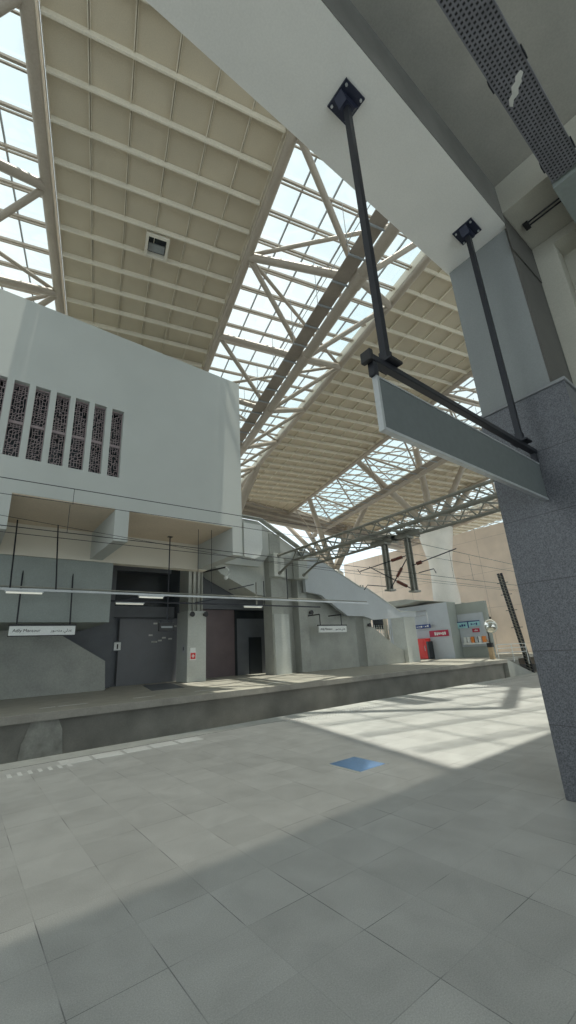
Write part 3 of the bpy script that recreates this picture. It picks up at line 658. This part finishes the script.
MB().box(7.205, 7.72, 25.999, 26.4, 2.0, 2.55).build('backing', 'darkwall', t)
# vertical conduits on pillars
for (x, y, zs, lb, n) in ((11.75, 24.18, (4.2, 7.3), 'group of vertical conduits on the upper square pillar', 3), (26.6, 23.18, (3.9, 6.5), 'pair of vertical conduits at the top of the stair-foot pillar', 2)):
    t = thing('pillar_conduit', (x, y, zs[0]), lb, 'conduit')
    for k in range(n): MB().tube([(x - .28 + .3 * k, y, zs[0]), (x - .28 + .3 * k, y, zs[1])], .055, 8).build('conduit', 'gantry', t)
t = thing('camera_bracket', (12.5, 23, 6.9), 'hooked security camera bracket at the top of the square pillar', 'camera bracket')
MB().bar((12.2, 24.2, 6.75), (12.75, 22.2, 6.75), .08, .08).build('arm', 'steeldark', t)
MB().tube([(12.75, 22.2, 6.75), (12.9, 22.1, 6.6), (12.92, 22.1, 6.3), (12.8, 22.1, 6.15)], .05, 8).build('hook', 'signwhite', t)
MB().lathe((12.7, 22.1, 6.05), [(.12, .08), (.14, 0), (.08, -.1), (0.01, -.13)], 14).build('dome', 'signwhite', t)
t = thing('pillar_bracket_arm', (15, 22.5, 5.6), 'dark angled pipe stub under the stair underside', 'bracket')
MB().bar((13.2, 22.6, 5.4), (15.1, 22.6, 5.85), .06, .06).build('arm', 'steeldark', t); MB().tube([(15.3, 22.6, 4.3), (15.3, 22.6, 6.0)], .05, 6).build('post', 'gantry', t)
# dark flat patch on the far deck
o = MB().prism([(7.7, 20.6), (9.4, 20.6), (10.6, 25.3), (8.9, 25.3)], 'z', 0, .012).build('dark_deck_patch', 'darkwall'); tag(o, 'dark flat patch on the far platform before the grey shutter', 'mat')

# ---------------- catenary gantry
t = thing('catenary_gantry', (18.6, 22.8, 6.8), 'square lattice steel gantry spanning the tracks from the stair wall', 'gantry')
XA, XB, ZU, ZL, YA, YB = 17.45, 19.7, 8.1, 7.42, 22.7, 2.6
for x in (XA, XB):
    MB().tube([(x, YA, ZU), (x, YB, ZU)], .085, 8).build('top_chord', 'gantry', t)
    MB().tube([(x, YA, 6.82), (x, 21.2, ZL), (x, YB, ZL)], .085, 8).build('bottom_chord', 'gantry', t)
for z in (ZU, ZL):
    pass
k = 0; y = 21.2
while y > 3:
    for x in (XA, XB):
        MB().tube([(x, y, ZL), (x, y - .5, ZU), (x, y - 1.0, ZL)], .045, 6).build('web_brace', 'gantry', t)
    MB().tube([(XA, y, ZU), (XB, y, ZU)], .045, 6).build('cross_tie', 'gantry', t)
    MB().tube([(XA, y, ZL), (XB, y - 1.0, ZL)], .04, 6).build('cross_tie', 'gantry', t)
    y -= 1.0
for x in (XA, XB):
    MB().box(x - .45, x + .45, 22.75, 23.4, 6.55, 8.25).build('mounting_block', 'concretelt', t, bevel=.02)
    MB().lathe((x, 22.66, 6.82), [(.14, 0), (.14, .09)], 12, 'y').build('end_plate', 'gantry', t); MB().lathe((x, 22.66, ZU), [(.14, 0), (.14, .09)], 12, 'y').build('end_plate', 'gantry', t)
for yy in (14.25, 12.7):
    m = MB(); m.bar((XA - .1, yy, ZL - .12), (XB + .1, yy, ZL - .12), .12, .1); m.bar((18.6, yy - .9, ZL - .2), (18.6, yy + .9, ZL - .2), .34, .2, up=(0, 0, 1)); m.bar((18.6, yy - .5, ZL - .02), (18.6, yy + .5, ZL - .02), .5, .12); m.build('dropper_beam', 'gantry', t)

def dropper(x, y, zt, zb, sgn, lb):
    t = thing('catenary_dropper', (x, y, zb), lb, 'catenary support', 'vertical catenary drop posts')
    m = MB(); m.box(x - .16, x + .16, y - .02, y + .02, zb, zt); m.box(x - .16, x - .11, y - .12, y + .12, zb, zt); m.box(x + .11, x + .16, y - .12, y + .12, zb, zt)
    m.build('post', 'gantry', t)
    MB().box(x - .28, x + .28, y - .18, y + .18, zb - .03, zb + .06).build('foot_plate', 'gantry', t)
    MB().box(x - .3, x + .3, y - .22, y + .22, zt - .12, zt).build('head_plate', 'gantry', t)
dropper(18.6, 14.25, 7.11, 4.4, 1, 'left of the two drop posts under the gantry')
dropper(18.6, 12.7, 7.11, 4.12, -1, 'right of the two drop posts under the gantry')
t = thing('catenary_cantilever', (18.6, 13.4, 4.3), 'V-shaped catenary arm with brown insulators between the drop posts', 'catenary arm')
def insul(p, q, a, b, nm_='insulator'):
    p, q = Vector(p), Vector(q); L = (q - p)
    pts = []; rs = []
    n = 9
    for i in range(n * 2 + 1):
        s = a + (b - a) * i / (2 * n); pts.append(p + L * s); rs.append(.10 if i % 2 else .05)
    MB().tube(pts, rs, 10).build(nm_, 'insul', t)
arms = [((18.6, 14.2, 4.5), (18.6, 12.75, 6.1), .35, .62), ((18.6, 12.8, 4.25), (18.3, 15.3, 5.9), .12, .34), ((18.6, 12.75, 6.1), (18.2, 15.9, 5.75), .12, .34), ((18.6, 12.6, 5.5), (18.9, 10.2, 5.9), .1, .22)]
for p, q, a, b in arms:
    MB().tube([p, q], .028, 6).build('arm', 'steeldark', t); insul(p, q, a, b)
MB().tube([(18.2, 15.9, 5.6), (18.2, 16.1, 5.9)], .02, 5).build('registration_clip', 'steeldark', t)
MB().tube([(18.6, 14.2, 4.6), (18.1, 15.4, 4.85), (18.0, 15.6, 4.6)], .025, 6).build('registration_arm', 'steeldark', t)
MB().tube([(18.9, 12.5, 5.1), (18.9, 11.6, 5.15), (18.9, 11.5, 4.9)], .025, 6).build('registration_arm', 'steeldark', t)

# overhead wires
WY = 12.5
def wire(pts, r, lb):
    o = MB().tube(pts, r, 6).build('overhead_wire', 'wire'); tag(o, lb, 'wire', 'overhead wires along the track'); return o
wire([(-6, WY, 6.2), (.23, WY, 6.38), (7.8, WY, 6.5), (18.2, WY, 6.78), (29.4, WY, 6.55), (48, WY, 6.3)], .012, 'highest overhead wire crossing the white box below the slots')
wire([(-6, WY, 5.85), (.3, WY, 5.92), (7.8, WY, 6.05), (18, WY, 6.1), (48, WY, 5.9)], .009, 'second overhead wire just below the highest one')
wire([(-6, WY, 5.04), (7.8, WY, 5.04), (48, WY, 5.04)], .012, 'third overhead wire down, crossing the dark bay above the platform')
wire([(-6, WY, 4.86), (6.2, WY, 4.87), (48, WY, 4.6)], .009, 'lowest overhead wire above the lighting trunk')
wire([(-6, 15.4, 6.6), (10, 15.4, 5.6), (18.6, 15.4, 5.4), (40, 15.4, 5.35)], .009, 'farther track overhead wire seen against the beige wall')
for x, z0, z1, lb in ((2.07, 5.92, 6.4, 'left dropper, over the white box'), (2.0, 5.04, 5.9, 'left lower dropper, over the pale bay'), (22.3, 5.06, 6.66, 'dropper against the cream column wall'), (24.5, 5.06, 6.6, 'dropper against the beige wall')):
    o = MB().tube([(x, WY, z0), (x, WY, z1)], .008, 5).build('wire_dropper', 'wire'); tag(o, 'thin vertical wire clip between overhead wires, ' + lb, 'wire', 'wire droppers')

# ---------------- far end objects
# vending cabinet
t = thing('vending_cabinet', (37.4, 26, 0), 'bright red upright cabinet against the grey kiosk wall', 'cabinet')
MB().box(37.1, 37.95, 24.95, 26.6, 0.05, 2.0).build('body', 'red', t, bevel=.04)
MB().box(37.06, 37.1, 25.2, 26.0, .3, 1.8).build('door', 'red', t, bevel=.01); MB().box(37.04, 37.06, 25.1, 25.15, .8, 1.3).build('handle', 'alu', t)
MB().box(37.1, 37.95, 24.75, 24.93, 0.05, 1.7).build('side_trim', 'darkglass', t)
# round-the-corner sign frame
t = thing('framed_sign', (37.7, 25.7, 3.3), 'navy blue strip sign hanging from a white tube frame on the kiosk', 'sign')
m = MB(); m.tube([(37.7, 26.9, 4.75), (37.7, 24.85, 4.75), (37.7, 24.75, 4.6), (37.7, 24.75, 3.3)], .05, 8); m.tube([(37.7, 26.9, 4.3), (37.7, 24.8, 4.3)], .03, 8); m.build('frame', 'alu', t)
MB().box(37.66, 37.74, 24.55, 26.4, 3.0, 3.38).build('panel', 'blue', t)
rnd = random.Random(3)
def squiggle(t, x, ya, yb, z0, z1, mat, n):
    for k in range(n):
        y = ya + (yb - ya) * (k + .5) / n; w = (yb - ya) / n * .35; h = (z1 - z0) * rnd.uniform(.4, 1)
        MB().box(x - .012, x, y - abs(w), y + abs(w), z0 + (z1 - z0 - h) * rnd.random(), z0 + h).build('lettering', mat, t)
squiggle(t, 37.66, 26.2, 24.7, 3.1, 3.28, 'signwhite', 6)
t = thing('red_banner', (37.95, 23.9, 2.4), 'dark red banner with white script on the grey kiosk wall', 'banner')
MB().box(37.93, 37.99, 22.85, 24.95, 2.1, 2.7).build('panel', 'banner', t)
squiggle(t, 37.93, 24.4, 23.1, 2.22, 2.58, 'signwhite', 6)
t = thing('shop_fascia_sign', (39.35, 21.6, 3), 'pale cyan shop sign with dark lettering at the far kiosk', 'sign')
MB().box(39.3, 39.39, 20.3, 21.4, 2.85, 3.35).build('panel', 'cyan', t); MB().box(39.3, 39.39, 21.5, 22.6, 2.75, 3.3).build('panel', 'cyan', t)
MB().box(39.28, 39.3, 20.25, 22.65, 3.3, 3.38).build('frame', 'blue', t); MB().box(39.28, 39.3, 21.4, 21.5, 2.75, 3.38).build('frame', 'blue', t)
squiggle(t, 39.3, 22.4, 21.7, 2.9, 3.15, 'blue', 3); squiggle(t, 39.3, 21.2, 20.5, 2.95, 3.2, 'blue', 4)
t = thing('red_sign', (39.35, 20.9, 2.5), 'small red sign under the pale cyan shop sign', 'sign')
MB().box(39.33, 39.39, 20.45, 21.15, 2.3, 2.65).build('panel', 'banner', t); squiggle(t, 39.33, 21.0, 20.6, 2.4, 2.55, 'signwhite', 3)
t = thing('display_shelf', (39.2, 20.7, 1.3), 'white wall shelf unit holding orange and white goods at the far kiosk', 'shelf')
MB().box(39.0, 39.39, 19.75, 22.1, 1.2, 1.35).build('shelf', 'signwhite', t); MB().box(39.34, 39.39, 19.75, 22.1, 1.35, 2.15).build('back_panel', 'kiosk', t)
cols = ['signwhite', 'signwhite', 'orange', 'alu', 'signwhite', 'orange']; cn = ['white', 'white', 'orange', 'grey', 'white', 'orange']
for k, (c, w) in enumerate(zip(cols, ['leftmost', 'second from left', 'third from left', 'fourth from left', 'fifth from left', 'rightmost'])):
    y = 21.9 - .37 * k; o = MB().box(39.05, 39.3, y - .14, y + .14, 1.352, 1.9).build('packet', c, bevel=.03); tag(o, cn[k] + ' box on the far kiosk shelf, ' + w, 'box', 'boxes on the kiosk shelf')
# convex mirror on a post
t = thing('convex_mirror', (35, 17.45, 0), 'round convex mirror on a tan post at the end of the far platform', 'mirror')
MB().tube([(35, 17.5, 0), (35, 17.5, 2.3)], .06, 8).build('post', 'black', t)
m = MB(); m.box(34.85, 35.15, 17.35, 17.7, 0, 1.0); m.build('base_box', 'tan', t, bevel=.02); MB().box(34.84, 35.16, 17.32, 17.73, .95, 1.3).build('band', 'black', t)
MB().tube([(35, 17.5, 1.25), (34.9, 17.75, 1.7)], .05, 6).build('stay', 'tan', t)
MB().lathe((34.86, 17.15, 2.6), [(.01, -.12), (.2, -.1), (.38, -.04), (.5, .03)], 28, 'x').build('glass', 'mirror', t)
MB().lathe((34.9, 17.15, 2.6), [(.5, -.02), (.55, 0), (.55, .05), (.1, .1)], 28, 'x').build('rim', 'label', t)
# railing
t = thing('guard_railing', (36, 17.2, 0), 'low white railing at the end of the far platform', 'railing')
for z in (.45, .8, 1.1): MB().tube([(36, 17.5, z), (38.8, 16.4, z)], .03, 6).build('rail', 'signwhite', t)
for s in (0, .5, 1): MB().tube([(36 + 2.8 * s, 17.5 - 1.1 * s, -.6 * s), (36 + 2.8 * s, 17.5 - 1.1 * s, 1.1)], .035, 6).build('post', 'signwhite', t)
# lattice mast
t = thing('lattice_mast', (40.9, 17.5, -1.1), 'dark slotted steel mast leaning by the granite column', 'mast')
a = Vector((41.0, 17.3, -1.6)); b = Vector((39.9, 17.75, 7.5)); d = b - a
for off in (-.15, .15): MB().bar(a + Vector((0, off, 0)), b + Vector((0, off, 0)), .16, .16).build('leg', 'steeldark', t)
m = MB()
m.bar(a + Vector((.12, 0, 0)), b + Vector((.12, 0, 0)), .3, .02)
for k in range(34):
    p = a + d * (k + .5) / 34; q = a + d * (k + 1.3) / 34
    if k < 33: m.bar(p + Vector((-.1, -.2, 0)), q + Vector((-.1, .2, 0)), .07, .05)
m.build('lacing', 'gantry', t)
for s in (.45, .62, .78, .9): 
    p = a + d * s; MB().bar(p + Vector((0, -.5, 0)), p + Vector((0, .5, 0)), .05, .05).build('step_bar', 'steeldark', t)
o = MB().box(49.8, 49.98, 24.3, 25.2, 3.9, 4.15).build('wall_lamp', 'black'); tag(o, 'small dark wall lamp on the distant beige wall', 'lamp')
# view through the stair opening
t = thing('lattice_window', (32, 26, 1.2), 'pale lattice seen through the gap under the stair parapet', 'lattice')
m = MB()
for k in range(11):
    x = 30.2 + k * .32; m.bar((x, 26, 1.0), (x + .7, 26, 3.4), .035, .035); m.bar((x + .7, 26, 1.0), (x, 26, 3.4), .035, .035)
m.build('lattice', 'concretelt', t); MB().box(30.9, 32.3, 26.1, 26.2, 3.0, 4.0).build('dark_pane', 'darkglass', t); MB().box(32.35, 32.9, 26.1, 26.2, .0, 4.0).build('post', 'dimwhite', t)
